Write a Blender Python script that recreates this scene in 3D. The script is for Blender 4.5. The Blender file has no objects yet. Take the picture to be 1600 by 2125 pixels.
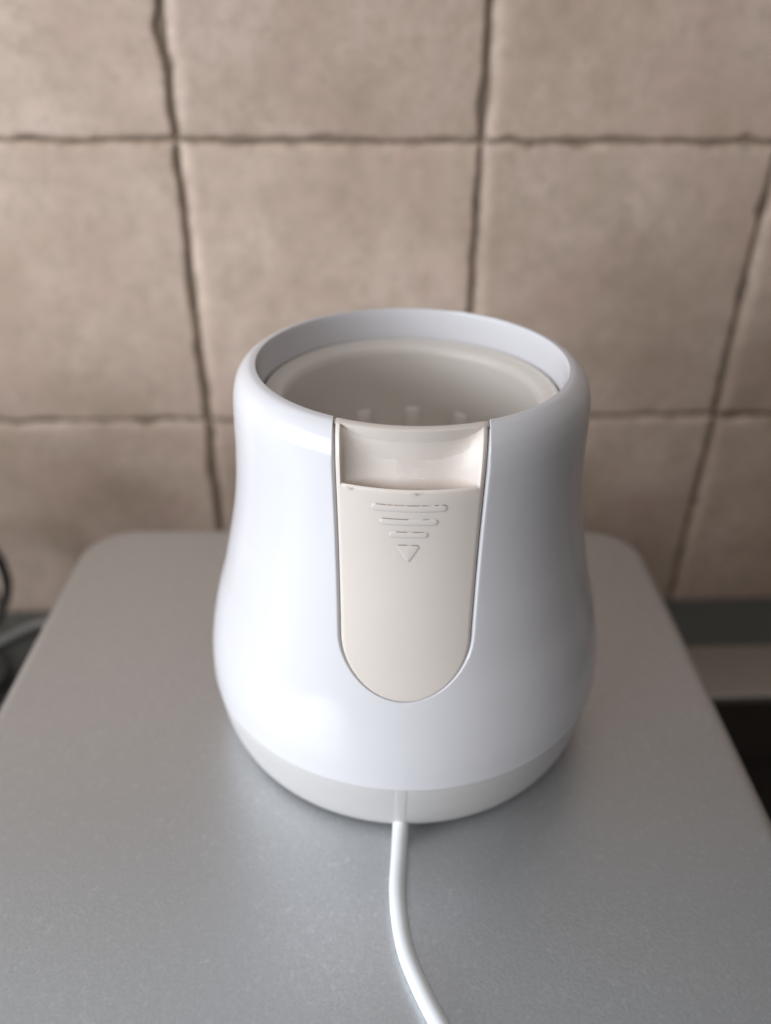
import bpy, bmesh, math, random
from math import sin, cos, pi, sqrt, asin, radians
from mathutils import Vector, Matrix, noise

sc = bpy.context.scene
col = sc.collection
random.seed(7)

# ---------------------------------------------------------------- camera
PITCH, ROLL, YAW, FPX = 0.55174584, 0.01225954, 0.05004106, 1722.08
CAM_Z = 0.306
fwd = Vector((sin(YAW) * cos(PITCH), cos(YAW) * cos(PITCH), -sin(PITCH)))
rt = Vector((cos(YAW), -sin(YAW), 0))
up = rt.cross(fwd)
r2 = cos(ROLL) * rt + sin(ROLL) * up
u2 = -sin(ROLL) * rt + cos(ROLL) * up
cam_data = bpy.data.cameras.new('camera')
cam = bpy.data.objects.new('camera', cam_data)
col.objects.link(cam)
m = Matrix((r2, u2, -fwd)).transposed().to_4x4()
m.translation = Vector((0, 0, CAM_Z))
cam.matrix_world = m
cam_data.sensor_fit = 'HORIZONTAL'
cam_data.sensor_width = 36
cam_data.lens = FPX / 1600 * 36
cam_data.clip_start = 0.01
cam_data.clip_end = 50
cam_data.dof.use_dof = True
cam_data.dof.focus_distance = 0.193
cam_data.dof.aperture_fstop = 8.5
sc.camera = cam

# ---------------------------------------------------------------- light
world = bpy.data.worlds.new('World')
sc.world = world
world.use_nodes = True
bg = world.node_tree.nodes['Background']
bg.inputs[0].default_value = (1.0, 0.93, 0.87, 1)
bg.inputs[1].default_value = 0.07
sc.view_settings.view_transform = 'Standard'
sc.view_settings.look = 'None'
sc.view_settings.exposure = 0.13
sc.view_settings.gamma = 1.0


def area(name, loc, target, sx, sy, power, color):
    l = bpy.data.lights.new(name, 'AREA')
    l.shape = 'RECTANGLE'
    l.size, l.size_y = sx, sy
    l.energy = power
    l.color = color
    o = bpy.data.objects.new(name, l)
    col.objects.link(o)
    o.location = loc
    d = Vector(target) - Vector(loc)
    o.rotation_euler = d.to_track_quat('-Z', 'Y').to_euler()
    return o


for wx, wy in ((-0.985, -0.055), (-0.72, -0.48)):      # two panes of the kitchen window
    area('window_light', (wx, wy, 0.38), (0.03 + (wx + 0.85) * 0.6, 0.25 + (wy + 0.27) * 0.6, 0.16), 0.46, 0.5, 7.0, (0.89, 0.945, 1.0))
# daylight coming back off the pale ceiling
area('ceiling_light', (-0.15, -0.4, 1.15), (0.05, 0.2, 0.1), 1.2, 1.0, 4.4, (1.0, 0.96, 0.93))

# ---------------------------------------------------------------- helpers


def link(name, me, mat=None, parent=None, smooth=True, angle=None):
    if mat is not None:
        me.materials.append(mat)
    if smooth:
        me.polygons.foreach_set('use_smooth', [True] * len(me.polygons))
        if angle:
            me.set_sharp_from_angle(angle=radians(angle))
    o = bpy.data.objects.new(name, me)
    col.objects.link(o)
    if parent is not None:
        o.parent = parent
    return o


def mesh(name, verts, faces):
    me = bpy.data.meshes.new(name)
    me.from_pydata([tuple(v) for v in verts], [], faces)
    me.update()
    return me


def empty(name, loc=(0, 0, 0), rz=0.0):
    o = bpy.data.objects.new(name, None)
    o.empty_display_size = 0.02
    col.objects.link(o)
    o.location = loc
    o.rotation_euler = (0, 0, rz)
    return o


def tag(o, label=None, cat=None, group=None, kind=None):
    if label:
        o['label'] = label
    if cat:
        o['category'] = cat
    if group:
        o['group'] = group
    if kind:
        o['kind'] = kind
    return o


def spline(pts, n):
    """Catmull-Rom (centripetal-ish, by chord) through points; n samples per span."""
    P = [Vector(p) for p in pts]
    P = [2 * P[0] - P[1]] + P + [2 * P[-1] - P[-2]]
    out = []
    for i in range(1, len(P) - 2):
        p0, p1, p2, p3 = P[i - 1:i + 3]
        d1 = max((p2 - p1).length, 1e-9)
        d0 = max((p1 - p0).length, 1e-9)
        d2 = max((p3 - p2).length, 1e-9)
        m1 = ((p1 - p0) / d0 * d1 + (p2 - p1) / d1 * d0) / (d0 + d1) * d1
        m2 = ((p2 - p1) / d1 * d2 + (p3 - p2) / d2 * d1) / (d1 + d2) * d1
        for k in range(n):
            t = k / n
            out.append((2 * t**3 - 3 * t**2 + 1) * p1 + (t**3 - 2 * t**2 + t) * m1
                       + (-2 * t**3 + 3 * t**2) * p2 + (t**3 - t**2) * m2)
    out.append(P[-2])
    return out


def lathe(name, prof, n=128, close=False):
    verts, faces = [], []
    for r, z in prof:
        for k in range(n):
            a = 2 * pi * k / n
            verts.append((r * sin(a), -r * cos(a), z))
    for i in range(len(prof) - 1):
        for k in range(n):
            a, b = i * n + k, i * n + (k + 1) % n
            faces.append((a, b, b + n, a + n))
    if close:
        faces.append(tuple(range(n - 1, -1, -1)))
    return mesh(name, verts, faces)


def tube(name, pts, rad, n=18, per=10):
    path = spline(pts, per)
    verts, faces = [], []
    prev = Vector((0, 0, 1))
    for i, p in enumerate(path):
        t = (path[min(i + 1, len(path) - 1)] - path[max(i - 1, 0)]).normalized()
        s = t.cross(prev)
        if s.length < 1e-4:
            s = t.orthogonal()
        s.normalize()
        u = s.cross(t).normalized()
        prev = u
        for k in range(n):
            a = 2 * pi * k / n
            verts.append(p + rad * (cos(a) * s + sin(a) * u))
    m_ = len(path)
    for i in range(m_ - 1):
        for k in range(n):
            a, b = i * n + k, i * n + (k + 1) % n
            faces.append((a, b, b + n, a + n))
    faces.append(tuple(range(n - 1, -1, -1)))
    faces.append(tuple((m_ - 1) * n + k for k in range(n)))
    return mesh(name, verts, faces)


# ---------------------------------------------------------------- materials
class NT:
    def __init__(self, name):
        self.m = bpy.data.materials.new(name)
        self.m.use_nodes = True
        self.t = self.m.node_tree
        self.b = self.t.nodes['Principled BSDF']

    def n(self, kind, **kw):
        nd = self.t.nodes.new(kind)
        for k, v in kw.items():
            if k.startswith('i_'):
                nd.inputs[k[2:].replace('_', ' ')].default_value = v
            else:
                setattr(nd, k, v)
        return nd

    def l(self, a, b):
        self.t.links.new(a, b)

    def set(self, **kw):
        for k, v in kw.items():
            self.b.inputs[k.replace('_', ' ')].default_value = v
        return self

    def noise(self, scale, detail=4, rough=0.55, src='Object', vec=None):
        if vec is None:
            tc = self.n('ShaderNodeTexCoord')
            vec = tc.outputs[src]
        nd = self.n('ShaderNodeTexNoise')
        nd.inputs['Scale'].default_value = scale
        nd.inputs['Detail'].default_value = detail
        nd.inputs['Roughness'].default_value = rough
        self.l(vec, nd.inputs['Vector'])
        return nd

    def ramp(self, src, stops):
        r = self.n('ShaderNodeValToRGB')
        els = r.color_ramp.elements
        while len(els) < len(stops):
            els.new(0.5)
        for e, (p, c) in zip(els, stops):
            e.position = p
            e.color = (c, c, c, 1) if isinstance(c, (int, float)) else (*c, 1)
        self.l(src, r.inputs['Fac'])
        return r

    def mix(self, fac, a, b, blend='MIX'):
        mx = self.n('ShaderNodeMix', data_type='RGBA', blend_type=blend)
        for sock, v in ((mx.inputs[0], fac), (mx.inputs[6], a), (mx.inputs[7], b)):
            if hasattr(v, 'is_output'):
                self.l(v, sock)
            elif isinstance(v, (int, float)):
                sock.default_value = v
            else:
                sock.default_value = (*v, 1)
        return mx.outputs[2]

    def bump(self, h, strength, dist, normal=None):
        bp = self.n('ShaderNodeBump')
        bp.inputs['Strength'].default_value = strength
        bp.inputs['Distance'].default_value = dist
        self.l(h, bp.inputs['Height'])
        if normal is not None:
            self.l(normal, bp.inputs['Normal'])
        return bp.outputs['Normal']


def mat_tile():
    t = NT('beige_glazed_tile')
    geo = t.n('ShaderNodeNewGeometry')
    pos = geo.outputs['Position']
    oi = t.n('ShaderNodeObjectInfo')
    off = t.n('ShaderNodeVectorMath', operation='ADD')
    sc_ = t.n('ShaderNodeVectorMath', operation='SCALE')
    comb = t.n('ShaderNodeCombineXYZ')
    t.l(oi.outputs['Random'], comb.inputs[0])
    t.l(oi.outputs['Random'], comb.inputs[1])
    t.l(comb.outputs[0], sc_.inputs[0])
    sc_.inputs['Scale'].default_value = 9.0
    t.l(pos, off.inputs[0])
    t.l(sc_.outputs[0], off.inputs[1])
    v = off.outputs[0]
    big = t.noise(17, 5, 0.6, vec=v)
    c = t.mix(t.ramp(big.outputs[0], [(0.32, 0), (0.7, 1)]).outputs[0], (0.405, 0.302, 0.232), (0.60, 0.468, 0.393))
    pink = t.noise(26, 4, 0.55, vec=v)
    c = t.mix(t.ramp(pink.outputs[0], [(0.48, 0), (0.70, 0.75)]).outputs[0], c, (0.49, 0.35, 0.295))
    mot = t.noise(150, 6, 0.65, vec=v)
    c = t.mix(t.ramp(mot.outputs[0], [(0.42, 0.0), (0.72, 0.6)]).outputs[0], c, (0.36, 0.285, 0.222))
    st = t.noise(58, 6, 0.7, vec=v)
    c = t.mix(t.ramp(st.outputs[0], [(0.55, 0), (0.74, 0.55)]).outputs[0], c, (0.33, 0.25, 0.185))
    pit = t.noise(330, 3, 0.5, vec=v)
    gate = t.noise(34, 2, 0.5, vec=v)
    pf = t.n('ShaderNodeMath', operation='MULTIPLY')
    t.l(t.ramp(pit.outputs[0], [(0.62, 0), (0.74, 0.5)]).outputs[0], pf.inputs[0])
    t.l(t.ramp(gate.outputs[0], [(0.5, 0), (0.62, 1)]).outputs[0], pf.inputs[1])
    c = t.mix(pf.outputs[0], c, (0.22, 0.165, 0.12))
    # worn, dirt-stained rims of the tiles (painted on by vertex mask)
    at = t.n('ShaderNodeAttribute', attribute_name='rim')
    rn = t.noise(75, 5, 0.65, vec=v)
    rf = t.n('ShaderNodeMath', operation='MULTIPLY')
    t.l(at.outputs['Fac'], rf.inputs[0])
    t.l(t.ramp(rn.outputs[0], [(0.45, 0.0), (0.62, 0.85)]).outputs[0], rf.inputs[1])
    c = t.mix(rf.outputs[0], c, (0.21, 0.155, 0.11))
    hv = t.n('ShaderNodeHueSaturation')
    vr = t.n('ShaderNodeMapRange')
    vr.inputs[3].default_value = 0.93
    vr.inputs[4].default_value = 1.06
    t.l(oi.outputs['Random'], vr.inputs[0])
    t.l(vr.outputs[0], hv.inputs['Value'])
    t.l(c, hv.inputs['Color'])
    c = hv.outputs[0]
    t.l(c, t.b.inputs['Base Color'])
    rr = t.n('ShaderNodeMapRange')
    rr.inputs[3].default_value = 0.42
    rr.inputs[4].default_value = 0.62
    t.l(big.outputs[0], rr.inputs[0])
    t.l(rr.outputs[0], t.b.inputs['Roughness'])
    nb = t.bump(mot.outputs[0], 0.25, 0.0006)
    nb = t.bump(big.outputs[0], 0.3, 0.003, nb)
    t.l(nb, t.b.inputs['Normal'])
    t.set(Specular_IOR_Level=0.3)
    return t.m


def mat_grout():
    t = NT('brown_grout')
    nz = t.noise(140, 5, 0.6)
    c = t.mix(nz.outputs[0], (0.145, 0.105, 0.075), (0.25, 0.187, 0.138))
    t.l(c, t.b.inputs['Base Color'])
    t.set(Roughness=0.9)
    t.l(t.bump(nz.outputs[0], 0.6, 0.001), t.b.inputs['Normal'])
    return t.m


def mat_white():
    t = NT('white_gloss_plastic')
    nz = t.noise(25, 3)
    c = t.mix(nz.outputs[0], (0.642, 0.632, 0.66), (0.667, 0.657, 0.685))
    t.l(c, t.b.inputs['Base Color'])
    fine = t.noise(60, 3)
    rr = t.n('ShaderNodeMapRange')
    rr.inputs[3].default_value = 0.13
    rr.inputs[4].default_value = 0.21
    t.l(fine.outputs[0], rr.inputs[0])
    t.l(rr.outputs[0], t.b.inputs['Roughness'])
    t.l(t.bump(fine.outputs[0], 0.12, 0.0008), t.b.inputs['Normal'])
    t.set(IOR=1.48)
    return t.m


def mat_cream(name, c1, c2, dirt=True, rough=0.4):
    t = NT(name)
    nz = t.noise(40, 4)
    c = t.mix(nz.outputs[0], c1, c2)
    if dirt:
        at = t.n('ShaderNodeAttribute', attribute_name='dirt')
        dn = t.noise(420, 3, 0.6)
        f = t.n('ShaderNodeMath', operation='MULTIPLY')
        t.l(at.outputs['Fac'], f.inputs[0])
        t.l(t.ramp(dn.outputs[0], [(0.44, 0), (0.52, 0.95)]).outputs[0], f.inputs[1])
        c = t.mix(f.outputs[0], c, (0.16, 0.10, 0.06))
    t.l(c, t.b.inputs['Base Color'])
    t.set(Roughness=rough, IOR=1.46, Subsurface_Weight=0.25, Subsurface_Scale=0.004)
    t.b.inputs['Subsurface Radius'].default_value = (1.0, 0.75, 0.55)
    fine = t.noise(300, 3)
    t.l(t.bump(fine.outputs[0], 0.08, 0.0004), t.b.inputs['Normal'])
    return t.m


def mat_base():
    t = NT('warm_grey_plastic')
    nz = t.noise(60, 3)
    c = t.mix(nz.outputs[0], (0.53, 0.515, 0.51), (0.555, 0.54, 0.535))
    t.l(c, t.b.inputs['Base Color'])
    t.set(Roughness=0.42)
    return t.m


def mat_silver():
    t = NT('silver_satin_paint')
    tc = t.n('ShaderNodeTexCoord')
    v = tc.outputs['Object']
    cell = t.n('ShaderNodeTexVoronoi')
    cell.inputs['Scale'].default_value = 1700
    t.l(v, cell.inputs['Vector'])
    cell2 = t.n('ShaderNodeTexVoronoi')
    cell2.inputs['Scale'].default_value = 900
    t.l(v, cell2.inputs['Vector'])
    big = t.noise(7, 4, vec=v)
    grain = t.noise(1100, 2, 0.6, vec=v)
    c = t.mix(big.outputs[0], (0.575, 0.59, 0.605), (0.615, 0.63, 0.645))
    c = t.mix(t.ramp(cell.outputs['Color'], [(0.0, 0.0), (1.0, 0.30)]).outputs[0], c, (0.40, 0.41, 0.42))
    c = t.mix(t.ramp(cell2.outputs['Color'], [(0.78, 0), (0.99, 0.22)]).outputs[0], c, (0.92, 0.93, 0.94))
    t.l(c, t.b.inputs['Base Color'])
    rr = t.n('ShaderNodeMapRange')
    rr.inputs[3].default_value = 0.30
    rr.inputs[4].default_value = 0.46
    t.l(cell.outputs['Color'], rr.inputs[0])
    t.l(rr.outputs[0], t.b.inputs['Roughness'])
    t.set(Metallic=0.88)
    t.l(t.bump(grain.outputs[0], 0.22, 0.00025), t.b.inputs['Normal'])
    return t.m


def mat_plain(name, color, rough=0.5, metal=0.0, bump=None, spec=0.5):
    t = NT(name)
    nz = t.noise(bump[0] if bump else 80, 4)
    c = t.mix(nz.outputs[0], tuple(x * 0.88 for x in color), tuple(min(1, x * 1.1) for x in color))
    t.l(c, t.b.inputs['Base Color'])
    t.set(Roughness=rough, Metallic=metal, Specular_IOR_Level=spec)
    if bump:
        t.l(t.bump(nz.outputs[0], bump[1], 0.001), t.b.inputs['Normal'])
    return t.m


M_tile = mat_tile()
M_grout = mat_grout()
M_white = mat_white()
M_cream = mat_cream('cream_translucent_plastic', (0.66, 0.592, 0.545), (0.70, 0.632, 0.585))
M_cup = mat_cream('cream_inner_plastic', (0.63, 0.58, 0.535), (0.67, 0.62, 0.575), dirt=False, rough=0.4)
M_base = mat_base()
M_silver = mat_silver()
M_cord = mat_plain('white_cord_rubber', (0.72, 0.735, 0.76), 0.55)
M_counter = mat_plain('dark_grey_stone', (0.085, 0.092, 0.088), 0.3, bump=(220, 0.15))
M_steel = mat_plain('brushed_steel_trim', (0.36, 0.33, 0.30), 0.45, 0.6)
M_glass = mat_plain('black_cooktop_glass', (0.006, 0.006, 0.006), 0.12, spec=0.25)
M_black = mat_plain('black_cable_rubber', (0.02, 0.02, 0.02), 0.45)
M_plaster = mat_plain('white_wall_paint', (0.58, 0.595, 0.615), 0.7)
M_jar = mat_plain('grey_stoneware', (0.22, 0.20, 0.18), 0.4)
M_greycable = mat_plain('grey_cable_rubber', (0.42, 0.415, 0.41), 0.5)

# ---------------------------------------------------------------- wall with tiles
WY = 0.394
TILE = 0.33864 * WY
X0 = -0.18575 * WY
ZL = CAM_Z - 0.13263 * WY     # first horizontal joint in view
wall_x0, wall_x1, wall_z0, wall_z1 = X0 - 4 * TILE, X0 + 6 * TILE, -0.06, ZL + 2 * TILE
v = []
for y in (WY + 0.0021, WY + 0.08):
    for x, z in ((wall_x0, wall_z0), (wall_x1, wall_z0), (wall_x1, wall_z1), (wall_x0, wall_z1)):
        v.append((x, y, z))
wall = link('wall', mesh('wall', v, [(0, 1, 2, 3), (7, 6, 5, 4), (0, 4, 5, 1), (1, 5, 6, 2), (2, 6, 7, 3), (3, 7, 4, 0)]), M_grout, smooth=False)
tag(wall, kind='structure', label='wall of beige glazed square tiles with brown joints')


upper = link('added_plaster', mesh('added_plaster', [(x, y, z) for y in (WY + 0.004, WY + 0.08) for x, z in ((wall_x0, wall_z1), (wall_x1, wall_z1), (wall_x1, wall_z1 + 0.75), (wall_x0, wall_z1 + 0.75))],
                             [(0, 1, 2, 3), (7, 6, 5, 4), (1, 5, 6, 2), (2, 6, 7, 3), (3, 7, 4, 0)]), M_plaster, wall, smooth=False)
upper['label'] = 'added white wall above the tiles, reflected in the silver appliance'  # unseen wall strip, added to brighten and cool the metal top's reflection


def edge_fn(seed):
    """Irregular hand-made tile edge: slow wobble plus a few chips. Returns inset (m) along t in 0..1"""
    rnd = random.Random(seed)
    chips = [(rnd.uniform(0.05, 0.95), rnd.uniform(0.012, 0.05), rnd.uniform(0.0004, 0.0017)) for _ in range(rnd.randint(2, 5))]
    ph = rnd.uniform(0, 100)

    def f(t):
        w = noise.noise((ph, t * 3.0, 1.7)) * 0.0007 + noise.noise((ph + 9, t * 14.0, 4.1)) * 0.00050 + noise.noise((ph + 31, t * 38.0, 2.2)) * 0.00022
        for c, s, d in chips:
            w += d * math.exp(-((t - c) / s) ** 2)
        return w
    return f


def tile_mesh(cx0, cz0, seed, res):
    GAP = 0.0005
    eL, eR, eB, eT = (edge_fn(seed * 11 + k) for k in range(4))
    # parameter samples, dense at the edges
    R = 0.0032
    es = [0, 0.0004, 0.0009, 0.0015, 0.0022, 0.003, 0.0042, 0.006, 0.009]
    inner = [0.012 + (TILE - 0.024) * k / res for k in range(res + 1)]
    S = es + inner + [TILE - e for e in reversed(es)]
    N = len(S)
    ph = seed * 3.7
    tilt = (random.uniform(-1, 1) * 0.0003, random.uniform(-1, 1) * 0.0003)
    verts, rim = [], []
    lat = [k for k in range(N)]
    for j in lat:
        for i in lat:
            a, b = S[i] / TILE, S[j] / TILE
            x = GAP + eL(b) * (1 - a) ** 3 + (TILE - 2 * GAP - eL(b) * 0) * a
            x = S[i] + (GAP + eL(b)) * (1 - a) ** 4 - (GAP + eR(b)) * a ** 4
            z = S[j] + (GAP + eB(a)) * (1 - b) ** 4 - (GAP + eT(a)) * b ** 4
            d = min(S[i], TILE - S[i], S[j], TILE - S[j])
            # soft rounded shoulder
            nb = 1 + 0.4 * noise.noise((ph + x * 45, z * 45, 0.5))
            drop = 0.0
            for dist_, R_, D_, pw in ((S[i], 0.0058, 0.0025, 1.35), (TILE - S[i], 0.0022, 0.0013, 2.0), (S[j], 0.0024, 0.0015, 2.0), (TILE - S[j], 0.0038, 0.0018, 1.6)):
                q = max(0.0, 1 - dist_ / (R_ * nb))
                drop = max(drop, D_ * q ** pw)
            if d == 0:
                drop = 0.0030
            und = noise.noise((ph + x * 14, z * 14, 3.3)) * 0.00045 + noise.noise((ph + x * 40, z * 40, 8.3)) * 0.00014
            y = drop + und + tilt[0] * (a - .5) * 2 + tilt[1] * (b - .5) * 2
            verts.append((x - TILE / 2, y, z - TILE / 2))
            rim.append(max(0.0, 1 - d / 0.0034))
    faces = []
    for j in range(N - 1):
        for i in range(N - 1):
            a = j * N + i
            faces.append((a, a + 1, a + N + 1, a + N))
    me = mesh('tile', verts, faces)
    att = me.attributes.new('rim', 'FLOAT', 'POINT')
    att.data.foreach_set('value', rim)
    return me


sd = 1
for row in range(-2, 2):            # joints measured from ZL: row 0 lies under the joint, row -1 below that
    for k in range(-4, 6):
        zc = ZL - TILE / 2 + row * TILE
        xc = X0 + TILE / 2 + k * TILE
        if row == -2:
            continue
        near = (-2 <= k <= 2) and (-1 <= row <= 1)
        o = link('tile', tile_mesh(0, 0, sd, 34 if near else 10), M_tile, wall)
        o.location = (xc, WY, zc)
        sd += 1

# ---------------------------------------------------------------- worktop
def box(x0, x1, y0, y1, z0, z1, bev=0.0):
    bm = bmesh.new()
    bmesh.ops.create_cube(bm, size=1)
    for vv in bm.verts:
        vv.co = ((x0 + x1) / 2 + vv.co.x * (x1 - x0), (y0 + y1) / 2 + vv.co.y * (y1 - y0), (z0 + z1) / 2 + vv.co.z * (z1 - z0))
    if bev:
        bmesh.ops.bevel(bm, geom=bm.edges[:], offset=bev, segments=3, affect='EDGES', profile=0.5)
    me = bpy.data.meshes.new('box')
    bm.to_mesh(me)
    bm.free()
    return me


counter = link('countertop', box(-0.9, 1.1, -0.22, WY - 0.001, -0.04, 0.0, 0.003), M_counter, angle=40)
tag(counter, kind='structure', label='dark grey stone kitchen countertop below the tiled wall')

ct = empty('cooktop', (0.48, 0.08, 0.0))
tag(ct, 'black glass cooktop with a steel back strip beside the silver appliance', 'cooktop')
link('glass_top', box(-0.305, 0.305, -0.26, 0.2185, 0.0005, 0.0065, 0.0012), M_glass, ct, angle=40)
link('back_strip', box(-0.305, 0.305, 0.2205, 0.2595, 0.0005, 0.0085, 0.0015), M_steel, ct, angle=40)

# ---------------------------------------------------------------- silver appliance
AZ = 0.106        # top of the appliance above the counter
KS = (CAM_Z - AZ) / 0.237
ap = empty('metal_appliance', (0.0, 0.0, 0.0), radians(-1.8))
tag(ap, 'low silver grey metal appliance with rounded corners under the white bottle warmer', 'appliance')


def rounded_rect(x0, x1, y0, y1, rad, n=14):
    pts = []
    for cx_, cy_, a0 in ((x1 - rad, y1 - rad, 0), (x0 + rad, y1 - rad, 90), (x0 + rad, y0 + rad, 180), (x1 - rad, y0 + rad, 270)):
        for k in range(n + 1):
            a = radians(a0 + 90 * k / n)
            pts.append((cx_ + rad * cos(a), cy_ + rad * sin(a)))
    return pts


def loft(loops, cap_top=True, cap_bot=True):
    verts, faces = [], []
    n = len(loops[0])
    for lp in loops:
        verts += lp
    for i in range(len(loops) - 1):
        for k in range(n):
            a, b = i * n + k, i * n + (k + 1) % n
            faces.append((a, b, b + n, a + n))
    if cap_bot:
        faces.append(tuple(range(n - 1, -1, -1)))
    if cap_top:
        faces.append(tuple((len(loops) - 1) * n + k for k in range(n)))
    return mesh('loft', verts, faces)


AX0, AX1, AY0, AY1, AR = (k * KS for k in (-0.1475, 0.1385, 0.035, 0.3692, 0.026))


def ring(inset, z, r=AR):
    return [(x, y, z) for x, y in rounded_rect(AX0 + inset, AX1 - inset, AY0 + inset, AY1 - inset, max(0.002, r - inset))]


F = 0.0045
loops = [ring(0.004, AZ - 0.022), ring(0.0, AZ - 0.0218), ring(0, AZ - F)]
for k in range(1, 7):
    a = radians(90 * k / 6)
    loops.append(ring(F * (1 - cos(a)), AZ - F + F * sin(a)))
loops.append(ring(F + 0.0015, AZ))
link('top_cover', loft(loops), M_silver, ap, angle=60)
link('body', loft([ring(0.006, 0.006), ring(0.003, 0.008), ring(0.003, AZ - 0.0225)]), M_silver, ap, angle=40)
for fx in (AX0 + 0.03, AX1 - 0.03):
    for fy in (AY0 + 0.03, AY1 - 0.03):
        link('foot', lathe('foot', [(0.009, 0.0), (0.010, 0.001), (0.010, 0.0058)], 24, True), M_black, ap).location = (fx, fy, 0.0)

# ---------------------------------------------------------------- bottle warmer
WX, WYY, TH0 = 0.02007 * KS, 0.24647 * KS, radians(-4.2)
bw = empty('bottle_warmer', (WX, WYY, AZ), TH0)
tag(bw, 'white pear-shaped bottle warmer with cream lift slider standing open on the silver appliance', 'bottle warmer')

prof_pts = [(0.07195, 0.0271), (0.0716, 0.036), (0.07014, 0.046), (0.06788, 0.056), (0.0645, 0.068), (0.06173, 0.080),
            (0.05925, 0.092), (0.05763, 0.104), (0.05684, 0.116), (0.05660, 0.126), (0.0564, 0.1308), (0.0558, 0.1348), (0.0546, 0.1381),
            (0.0527, 0.1404), (0.0507, 0.1416), (0.0494, 0.1418), (0.0488, 0.14182)]
PROF = spline(prof_pts, 24)
SA, SB, SZ = 0.0198, 0.0195, 0.0790      # slot half width, end radius (vertical), height where the straight sides begin
TIP = SZ - SB


def slot_half(z):
    """The opening widens a little towards the rim."""
    t = min(1.0, max(0.0, (z - SZ) / (0.14 - SZ)))
    return SA + 0.0013 * t


def prof_at_z(z):
    """(r, z) on the outer profile at height z (below the rim)."""
    for i in range(len(PROF) - 1):
        if PROF[i].y <= z <= PROF[i + 1].y:
            t = (z - PROF[i].y) / max(1e-9, PROF[i + 1].y - PROF[i].y)
            return PROF[i].lerp(PROF[i + 1], t)
    return PROF[0] if z < PROF[0].y else PROF[-1]


def prof_normal(z):
    a, b = prof_at_z(max(0.0272, z - 0.0006)), prof_at_z(min(0.1414, z + 0.0006))
    t = (b - a).normalized()
    return Vector((t.y, -t.x))


def half_chord(z):
    if z >= SZ:
        return slot_half(z)
    if z <= TIP:
        return 0.0
    return SA * sqrt(max(0.0, 1 - ((SZ - z) / SB) ** 2))


# rows: (r, z, half chord of the opening)
rows = []
z = 0.0271
while z < TIP - 0.0011:
    p = prof_at_z(z)
    rows.append((p.x, p.y, 0.0))
    z += 0.0011
for k in range(0, 41):
    t = pi / 2 * (1 - k / 40)
    zz = SZ - SB * sin(t)
    p = prof_at_z(zz)
    rows.append((p.x, zz, SA * cos(t) if k else 0.0))
for p in PROF:
    if p.y > SZ + 0.0008 or (p.x < 0.052):
        if p.y > SZ + 0.0008:
            rows.append((p.x, p.y, slot_half(p.y)))
# over the lip and down the white inner band
for r_, z_ in ((0.0486, 0.1408), (0.04855, 0.1398), (0.0484, 0.1365), (0.0480, 0.1325), (0.0479, 0.1305)):
    rows.append((r_, z_, slot_half(0.14)))

NC = 72
us = [0.5 * (1 - cos(pi * k / NC)) * 0.35 + 0.65 * (k / NC) for k in range(NC + 1)]


def build_shell():
    verts, faces, idx = [], [], []
    for r, z, h in rows:
        a = asin(min(0.999, h / r))
        row = []
        fine = [0.00012, 0.0003, 0.0006, 0.001, 0.0015, 0.0024, 0.004]
        base_th = [a] + [a + e / r for e in fine]
        rest = base_th[-1]
        half = base_th + [rest + (pi - rest) * u for u in us[1:]]
        ring_th = half + [2 * pi - t for t in reversed(half[:-1])]
        # right side from slot edge round the back to the left slot edge
        for th in ring_th:
            row.append(len(verts))
            rr, zz = r, z
            if TIP - 0.002 < z < 0.1385:
                x = r * sin(th) if cos(th) > 0 else 1.0
                if z >= SZ:
                    e, R = abs(x) - slot_half(z), 0.0005 * min(1.0, max(0.05, (0.1385 - z) / 0.007))
                else:
                    e = (sqrt((x / SA) ** 2 + ((SZ - z) / SB) ** 2) - 1) * SA
                    R = 0.0005 - 0.0004 * (SZ - z) / SB
                e = max(0.0, e)
                if e < R:
                    d = R - sqrt(R * R - (R - e) ** 2)
                    pn = prof_normal(z)
                    rr, zz = r - pn.x * d, z - pn.y * d
            verts.append((rr * sin(th), -rr * cos(th), zz))
        if h == 0.0:
            row[-1] = row[0]
        idx.append(row)
    for i in range(len(idx) - 1):
        for k in range(len(idx[0]) - 1):
            q = [idx[i][k], idx[i][k + 1], idx[i + 1][k + 1], idx[i + 1][k]]
            qq = []
            for w in q:
                if w not in qq:
                    qq.append(w)
            if len(qq) > 2:
                faces.append(tuple(qq))
    # returned edges of the opening (plastic thickness)
    DEPTH = 0.0032
    n0 = None
    for side in (0, -1):
        chain = []
        for (r, z, h), row in zip(rows, idx):
            if h > 0 or abs(z - TIP) < 1e-6:
                chain.append((row[side], r, z, h))
        prev = None
        for vi, r, z, h in chain:
            co = Vector(verts[vi])
            rad = Vector((co.x, co.y, 0)).normalized()
            if z > 0.1395 and r < 0.052:
                nrm = Vector((0, 0, 1))
            else:
                pn = prof_normal(z)
                nrm = rad * pn.x + Vector((0, 0, pn.y))
            new = []
            for d, wdt in ((0.0002, 0.00012), (0.0006, 0.0002), (DEPTH, 0.0002)):
                shift = Vector((-co.x, 0, 0)).normalized() * wdt if abs(co.x) > 1e-5 else Vector((0, 0, 0))
                new.append(len(verts))
                verts.append(tuple(co - nrm * d + shift))
            cur = [vi] + new
            if prev:
                for q in range(3):
                    f = (prev[q], cur[q], cur[q + 1], prev[q + 1])
                    faces.append(f if side == -1 else f[::-1])
            prev = cur
    used = sorted({w for f in faces for w in f})
    mp = {w: i for i, w in enumerate(used)}
    return mesh('body', [verts[w] for w in used], [tuple(mp[w] for w in f) for f in faces])


shell = link('body', build_shell(), M_white, bw, angle=38)

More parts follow.
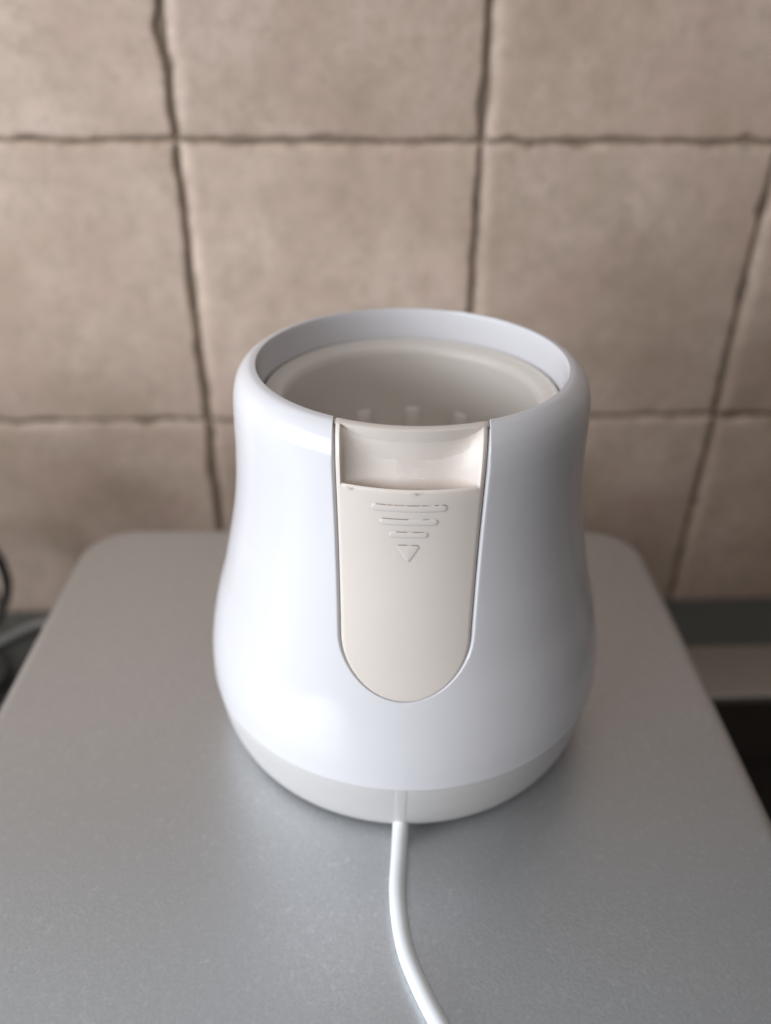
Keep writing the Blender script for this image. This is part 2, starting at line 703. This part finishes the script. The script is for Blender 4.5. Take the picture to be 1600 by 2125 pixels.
# base ring below the shell seam
bp = spline([(0.0713, 0.0274), (0.0714, 0.0262), (0.0706, 0.0180), (0.0692, 0.0110), (0.0674, 0.0058), (0.0655, 0.0029), (0.0640, 0.0018), (0.0625, 0.0014), (0.0605, 0.0013), (0.0600, 0.0010), (0.0598, 0.0002)], 5)
base = link('base_ring', lathe('base', [(p.x, p.y) for p in bp], 192, True), M_base, bw)

# inner cup
cupp = spline([(0.0476, 0.1296), (0.0474, 0.1309), (0.0468, 0.1314), (0.0452, 0.1310), (0.0432, 0.1306), (0.0418, 0.1300), (0.0409, 0.1285), (0.0404, 0.1255),
               (0.0395, 0.112), (0.0385, 0.095), (0.0368, 0.070), (0.0350, 0.0560), (0.0330, 0.0530), (0.0300, 0.0522)], 8)
cup = link('inner_cup', lathe('inner_cup', [(p.x, p.y) for p in reversed(cupp)], 160, True), M_cup, bw)
# ribs on the cup wall, seen at the back
rib_pts = spline([(0.0, 0.1075), (0.0009, 0.1070), (0.0017, 0.1050), (0.0022, 0.1015), (0.0022, 0.075), (0.0, 0.060)], 6)
for k in range(-2, 3):
    vs, fs = [], []
    n = 10
    for p in rib_pts:
        rw = 0.0405 - (0.1255 - p.y) * 0.055
        for j in range(n + 1):
            a = pi * j / n
            hw = 0.0036 * min(1.0, (p.x + 0.0004) / 0.0012)
            vs.append((hw * cos(a), rw + 0.0004 - (p.x + 0.0004) * sin(a) - 0.0, p.y))
    for i in range(len(rib_pts) - 1):
        for j in range(n):
            a = i * (n + 1) + j
            fs.append((a, a + 1, a + n + 2, a + n + 1))
    rb = link('rib', mesh('rib', vs, fs), M_cup, cup)
    rb.rotation_euler = (0, 0, radians(-1.5 - 27 * k) - TH0 * 0)

# ---- lift slider (cream plate lying in the opening)
GAP = 0.0004
ZN = 0.1262                       # lower edge of the finger notch
XN = 0.0179
EH = SA - GAP                     # slider half width
OFF = 0.00025
scoop = spline([(0.0507, 0.1409), (0.0502, 0.1392), (0.0499, 0.1362), (0.0498, 0.1320), (0.0503, 0.1260), (0.0508, 0.1205)], 8)


def surf(x, z, lift=0.0):
    """Point of the slider's face at chord x, height z, pushed out by lift along the normal."""
    p = prof_at_z(z)
    n_ = prof_normal(z)
    r = p.x + n_.x * lift
    zz = p.y + n_.y * lift
    th = asin(max(-0.999, min(0.999, x / p.x)))
    return Vector((r * sin(th), -r * cos(th), zz))


def edge_dist(x, z):
    if z >= SZ:
        return EH - SA + slot_half(z) - abs(x)
    b = SB - 0.0001
    q = sqrt((x / EH) ** 2 + ((SZ - z) / b) ** 2)
    return (1 - q) * EH


def face_drop(x, z):
    R = 0.0014 if z >= SZ else 0.0014 - 0.0011 * min(1.0, (SZ - z) / SB)
    e = max(0.0, edge_dist(x, z))
    if e >= R:
        return 0.0
    return (R - sqrt(max(0, R * R - (R - e) ** 2))) * 0.75


def build_slider():
    verts, faces, dirt = [], [], []
    # column parameters as fraction of half width
    un = XN / EH
    cp = [0, .1, .2, .3, .4, .5, .6, .7, .78, .84, un - .010, un - .003, un + .003, .935, .955, .97, .983, .993, 1.0]
    cols = [-c for c in reversed(cp[1:])] + cp
    nc = len(cols)
    zs = []
    b = SB - 0.0001
    for k in range(0, 25):
        t = pi / 2 * (1 - k / 24)
        zs.append(SZ - b * sin(t))
    z = SZ + 0.0022
    while z < ZN - 0.0025:
        zs.append(z)
        z += 0.0022
    zs += [ZN - 0.0018, ZN - 0.0011, ZN - 0.0008, ZN - 0.0003, ZN]
    rows_ = []
    for z in zs:
        if z < SZ:
            h = EH * sqrt(max(0, 1 - ((SZ - z) / b) ** 2))
        else:
            h = EH - SA + slot_half(z)
        row = []
        for c in cols:
            x = h * c
            dr = face_drop(x, z) + OFF
            if z > ZN - 0.0004 and abs(c) < un:
                dr += 0.0005 * (z - (ZN - 0.0004)) / 0.0004
            row.append(len(verts))
            verts.append(surf(x, z, -dr))
            dirt.append(0.55 if (abs(z - (ZN - 0.0010)) < 0.0003 and (0.02 < c < 0.16 or -0.86 < c < -0.75 or 0.80 < c < un)) else 0.0)
        rows_.append(row)
    nplain = len(rows_)
    # rows above the notch's lower edge: rails at the sides, scoop between
    top = [p for p in PROF if p.y > ZN + 0.0002]
    L = len(top)
    for k, p in enumerate(top):
        f = (k + 1) / L
        # scoop runs from its bottom (hidden behind the plate) up to the rim
        s = scoop[-1 - min(len(scoop) - 1, int(round(f * (len(scoop) - 1))))]
        row = []
        lip = p.x < 0.0512
        for c in cols:
            hh = EH - SA + slot_half(p.y)
            x = hh * c
            e = hh - abs(x)
            R = 0.0014
            dr = (0 if e > R else (R - sqrt(max(0, R * R - (R - e) ** 2))) * 0.75) + OFF
            if abs(c) < un and not lip:
                side_ = (abs(c) / un) ** 5
                rr, zz = s.x + (p.x - 0.0006 - s.x) * 0.8 * side_, s.y + (p.y - s.y) * 0.8 * side_
                th = asin(x / p.x)
            elif lip:
                rr, zz = p.x, p.y - dr * 0.7
                th = asin(x / p.x)
            else:
                rr, zz = p.x - dr, p.y
                th = asin(x / p.x)
            row.append(len(verts))
            verts.append(Vector((rr * sin(th), -rr * cos(th), zz)))
            dirt.append(0.0)
        rows_.append(row)
    for r_, z_ in ((0.0487, 0.1405), (0.0485, 0.1375), (0.0481, 0.1325), (0.0480, 0.1300)):
        row = []
        for c in cols:
            th = asin((EH + 0.0013) * c / 0.0488)
            row.append(len(verts))
            verts.append(Vector((r_ * sin(th), -r_ * cos(th), z_)))
            dirt.append(0.0)
        rows_.append(row)
    for i in range(len(rows_) - 1):
        for k in range(nc - 1):
            faces.append((rows_[i][k], rows_[i][k + 1], rows_[i + 1][k + 1], rows_[i + 1][k]))
    # skirt: outer border pushed straight in
    for side in (0, nc - 1):
        prev = None
        for row in rows_[:-4]:
            co = verts[row[side]]
            rad = Vector((co.x, co.y, 0)).normalized()
            nv = len(verts)
            if co.z > 0.1385 and Vector((co.x, co.y)).length < 0.0525:
                verts.append(co - Vector((0, 0, 0.003)))
            else:
                pn = prof_normal(co.z)
                verts.append(co - (rad * pn.x + Vector((0, 0, pn.y))) * 0.003)
            dirt.append(0.0)
            cur = (row[side], nv)
            if prev:
                fc = (prev[0], cur[0], cur[1], prev[1])
                faces.append(fc if side else fc[::-1])
            prev = cur
    me = mesh('slider', verts, faces)
    bm = bmesh.new()
    bm.from_mesh(me)
    lay = bm.verts.layers.float.new('dirt')
    bm.verts.ensure_lookup_table()
    for vv, d in zip(bm.verts, dirt):
        vv[lay] = d
    bmesh.ops.remove_doubles(bm, verts=bm.verts, dist=1e-6)
    bmesh.ops.dissolve_degenerate(bm, dist=1e-7, edges=bm.edges)
    bm.to_mesh(me)
    bm.free()
    return me


slider = link('lift_slider', build_slider(), M_cream, bw, angle=42)
slider['label'] = 'cream slider plate with finger notch, three raised bars and an arrow'


def emboss(name, outline, hgt=0.00018, cap=0):
    """Raised pad following the slider's face; outline = list of (x, z)."""
    cx_ = sum(p[0] for p in outline) / len(outline)
    cz_ = sum(p[1] for p in outline) / len(outline)
    n = len(outline)
    # inward normals by polygon orientation (counter-clockwise)
    nrm = []
    for i in range(n):
        a, b = Vector(outline[i - 1]), Vector(outline[(i + 1) % n])
        t = (b - a).normalized()
        nrm.append(Vector((-t.y, t.x)))
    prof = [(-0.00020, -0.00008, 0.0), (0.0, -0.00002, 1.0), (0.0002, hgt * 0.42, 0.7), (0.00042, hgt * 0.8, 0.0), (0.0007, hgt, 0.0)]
    verts, faces, dirt = [], [], []
    for ins, h, d in prof:
        for (x, z), nn in zip(outline, nrm):
            px, pz = x + nn.x * ins, z + nn.y * ins
            verts.append(surf(px, pz, h - OFF))
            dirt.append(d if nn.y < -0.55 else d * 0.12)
    for i in range(len(prof) - 1):
        for k in range(n):
            a, b = i * n + k, i * n + (k + 1) % n
            faces.append((a, b, b + n, a + n))
    o_ = (len(prof) - 1) * n
    if cap:                                   # pill: strips across, so the cap follows the curve
        ns = cap
        for k in range(ns):
            faces.append((o_ + k, o_ + k + 1, o_ + 2 * ns + 7 - k, o_ + 2 * ns + 8 - k))
        faces.append(tuple(o_ + k for k in range(ns, ns + 9)))
        faces.append(tuple(o_ + (k % n) for k in range(2 * ns + 8, n + 1)))
    else:
        verts.append(surf(cx_, cz_, prof[-1][1] - OFF))
        dirt.append(0.0)
        for k in range(n):
            faces.append((o_ + k, o_ + (k + 1) % n, len(verts) - 1))
    me = mesh(name, verts, faces)
    att = me.attributes.new('dirt', 'FLOAT', 'POINT')
    att.data.foreach_set('value', dirt)
    return link(name, me, M_cream, slider, angle=60)


def pill(hw, zt, zb):
    r = (zt - zb) / 2
    zc = (zt + zb) / 2
    pts = []
    ns = 14
    for k in range(ns + 1):
        pts.append((-(hw - r) + 2 * (hw - r) * k / ns, zb))
    for k in range(1, 8):
        a = -pi / 2 + pi * k / 8
        pts.append((hw - r + r * cos(a), zc + r * sin(a)))
    for k in range(ns + 1):
        pts.append(((hw - r) - 2 * (hw - r) * k / ns, zt))
    for k in range(1, 8):
        a = pi / 2 + pi * k / 8
        pts.append((-(hw - r) + r * cos(a), zc + r * sin(a)))
    return pts


def round_tri(hw, zt, zb, r=0.0012):
    cs = [Vector((-hw, zt)), Vector((0, zb)), Vector((hw, zt))]
    pts = []
    for i in range(3):
        p, a, b = cs[i], cs[i - 1], cs[(i + 1) % 3]
        da, db = (a - p).normalized(), (b - p).normalized()
        for k in range(7):
            t = k / 6
            s, e = p + da * r * 1.6, p + db * r * 1.6
            pts.append(tuple((1 - t) ** 2 * s + 2 * t * (1 - t) * p + t * t * e))
        e = p + db * r * 1.6
        q = b - db * r * 1.6
        for k in range(1, 5):
            pts.append(tuple(e.lerp(q, k / 5)))
    return pts


emboss('grip_bar', pill(0.01055, 0.1218, 0.1195), cap=14)
emboss('grip_bar', pill(0.0082, 0.1175, 0.1153), cap=14)
emboss('grip_bar', pill(0.0056, 0.1135, 0.1114), cap=14)
emboss('arrow_mark', round_tri(0.0039, 0.1094, 0.1029))

# ---- cord and its strain relief
gv, gf = [], []
gp = [p for p in bp if 0.003 < p.y < 0.0269]
for p in gp:
    for hx, lift in ((-0.0022, -0.0001), (-0.0018, 0.00003), (-0.0010, 0.00006), (0.0010, 0.00006), (0.0018, 0.00003), (0.0022, -0.0001)):
        rr = p.x + lift
        gv.append((hx, -sqrt(rr * rr - hx * hx), p.y))
for i in range(len(gp) - 1):
    for k in range(5):
        a = i * 6 + k
        gf.append((a, a + 1, a + 7, a + 6) if gp[1].y > gp[0].y else (a + 6, a + 7, a + 1, a))
link('cord_grommet', mesh('cord_grommet', gv, gf), M_base, bw)
inv = (Matrix.Translation((WX / KS, WYY / KS, 0)) @ Matrix.Rotation(TH0, 4, 'Z')).inverted()
cr = 0.00262
cord_w = [(0.01610, 0.1900, 0.0075), (0.01570, 0.1835, 0.0066), (0.01520, 0.1785, 0.0045), (0.01420, 0.1685, 0.0028), (0.01305, 0.1567, 0.0025), (0.01310, 0.1487, 0.0025),
          (0.01460, 0.1368, 0.0025), (0.01780, 0.1271, 0.0025), (0.02200, 0.1173, 0.0025), (0.02770, 0.106, 0.0025), (0.03500, 0.090, 0.0025),
          (0.04250, 0.068, 0.0026), (0.04750, 0.046, 0.0028), (0.05000, 0.0335, -0.0005), (0.05100, 0.029, -0.010), (0.05150, 0.0275, -0.030), (0.05200, 0.026, -0.070), (0.05250, 0.020, -0.1215)]
cord_l = [inv @ Vector((x, y, z)) for x, y, z in cord_w]
link('power_cord', tube('power_cord', cord_l, cr, 20, 10), M_cord, bw)

# the warmer was measured at a larger scale: bring its meshes to true size
for part in bw.children_recursive:
    part.data.transform(Matrix.Scale(KS, 4))

# ---------------------------------------------------------------- cables at the left edge
gc = link('cable', tube('cable', [(-0.30, 0.30, 0.0024), (-0.235, 0.333, 0.0024), (-0.1946, 0.3612, 0.0024), (-0.1867, 0.3691, 0.0024), (-0.1793, 0.3752, 0.0024), (-0.165, 0.380, 0.0024), (-0.12, 0.381, 0.0024), (-0.05, 0.381, 0.0024)], 0.0023), M_greycable)
tag(gc, 'light grey cable lying on the dark counter behind the silver appliance', 'cable')
bc = link('cable', tube('cable', [(-0.33, 0.345, 0.004), (-0.29, 0.365, 0.030), (-0.235, 0.371, 0.061), (-0.1977, 0.372, 0.0646), (-0.1893, 0.371, 0.0583), (-0.1858, 0.370, 0.0474),
                                  (-0.1860, 0.370, 0.0347), (-0.1905, 0.368, 0.0216), (-0.1995, 0.363, 0.010), (-0.208, 0.358, 0.004), (-0.206, 0.354, 0.003), (-0.198, 0.3515, 0.003), (-0.1885, 0.3465, 0.003),
                                  (-0.1831, 0.3399, 0.003), (-0.1808, 0.3325, 0.003), (-0.183, 0.3236, 0.003), (-0.195, 0.311, 0.003), (-0.23, 0.285, 0.003), (-0.29, 0.25, 0.003)], 0.0026), M_black)
tag(bc, 'black cable looping up from the counter at the left wall', 'cable')

# ---------------------------------------------------------------- unseen lidded jar, added to shade the wall behind the appliance
jar = empty('added_shade_jar', (-0.250, 0.238, 0.0))
tag(jar, 'unseen lidded stoneware jar added left of the silver appliance to shade the wall', 'jar')
jp = spline([(0.050, 0.0005), (0.056, 0.003), (0.059, 0.012), (0.060, 0.06), (0.060, 0.125), (0.058, 0.139), (0.053, 0.145)], 6)
link('jar_body', lathe('jar_body', [(p.x * 1.02, p.y * 1.08) for p in jp], 96, True), M_jar, jar, angle=50)
lp = spline([(0.0001, 0.1585), (0.030, 0.157), (0.050, 0.153), (0.0555, 0.149), (0.0555, 0.1455), (0.050, 0.1452)], 6)
lid = link('lid', lathe('lid', [(p.x * 1.02, p.y * 1.08) for p in reversed(lp)], 96), M_jar, jar, angle=60)
kp = spline([(0.0001, 0.1800), (0.008, 0.1790), (0.0125, 0.1740), (0.0115, 0.1680), (0.0085, 0.1630), (0.009, 0.1575)], 6)
link('knob', lathe('knob', [(p.x * 1.02, p.y * 1.08) for p in reversed(kp)], 48), M_jar, lid)
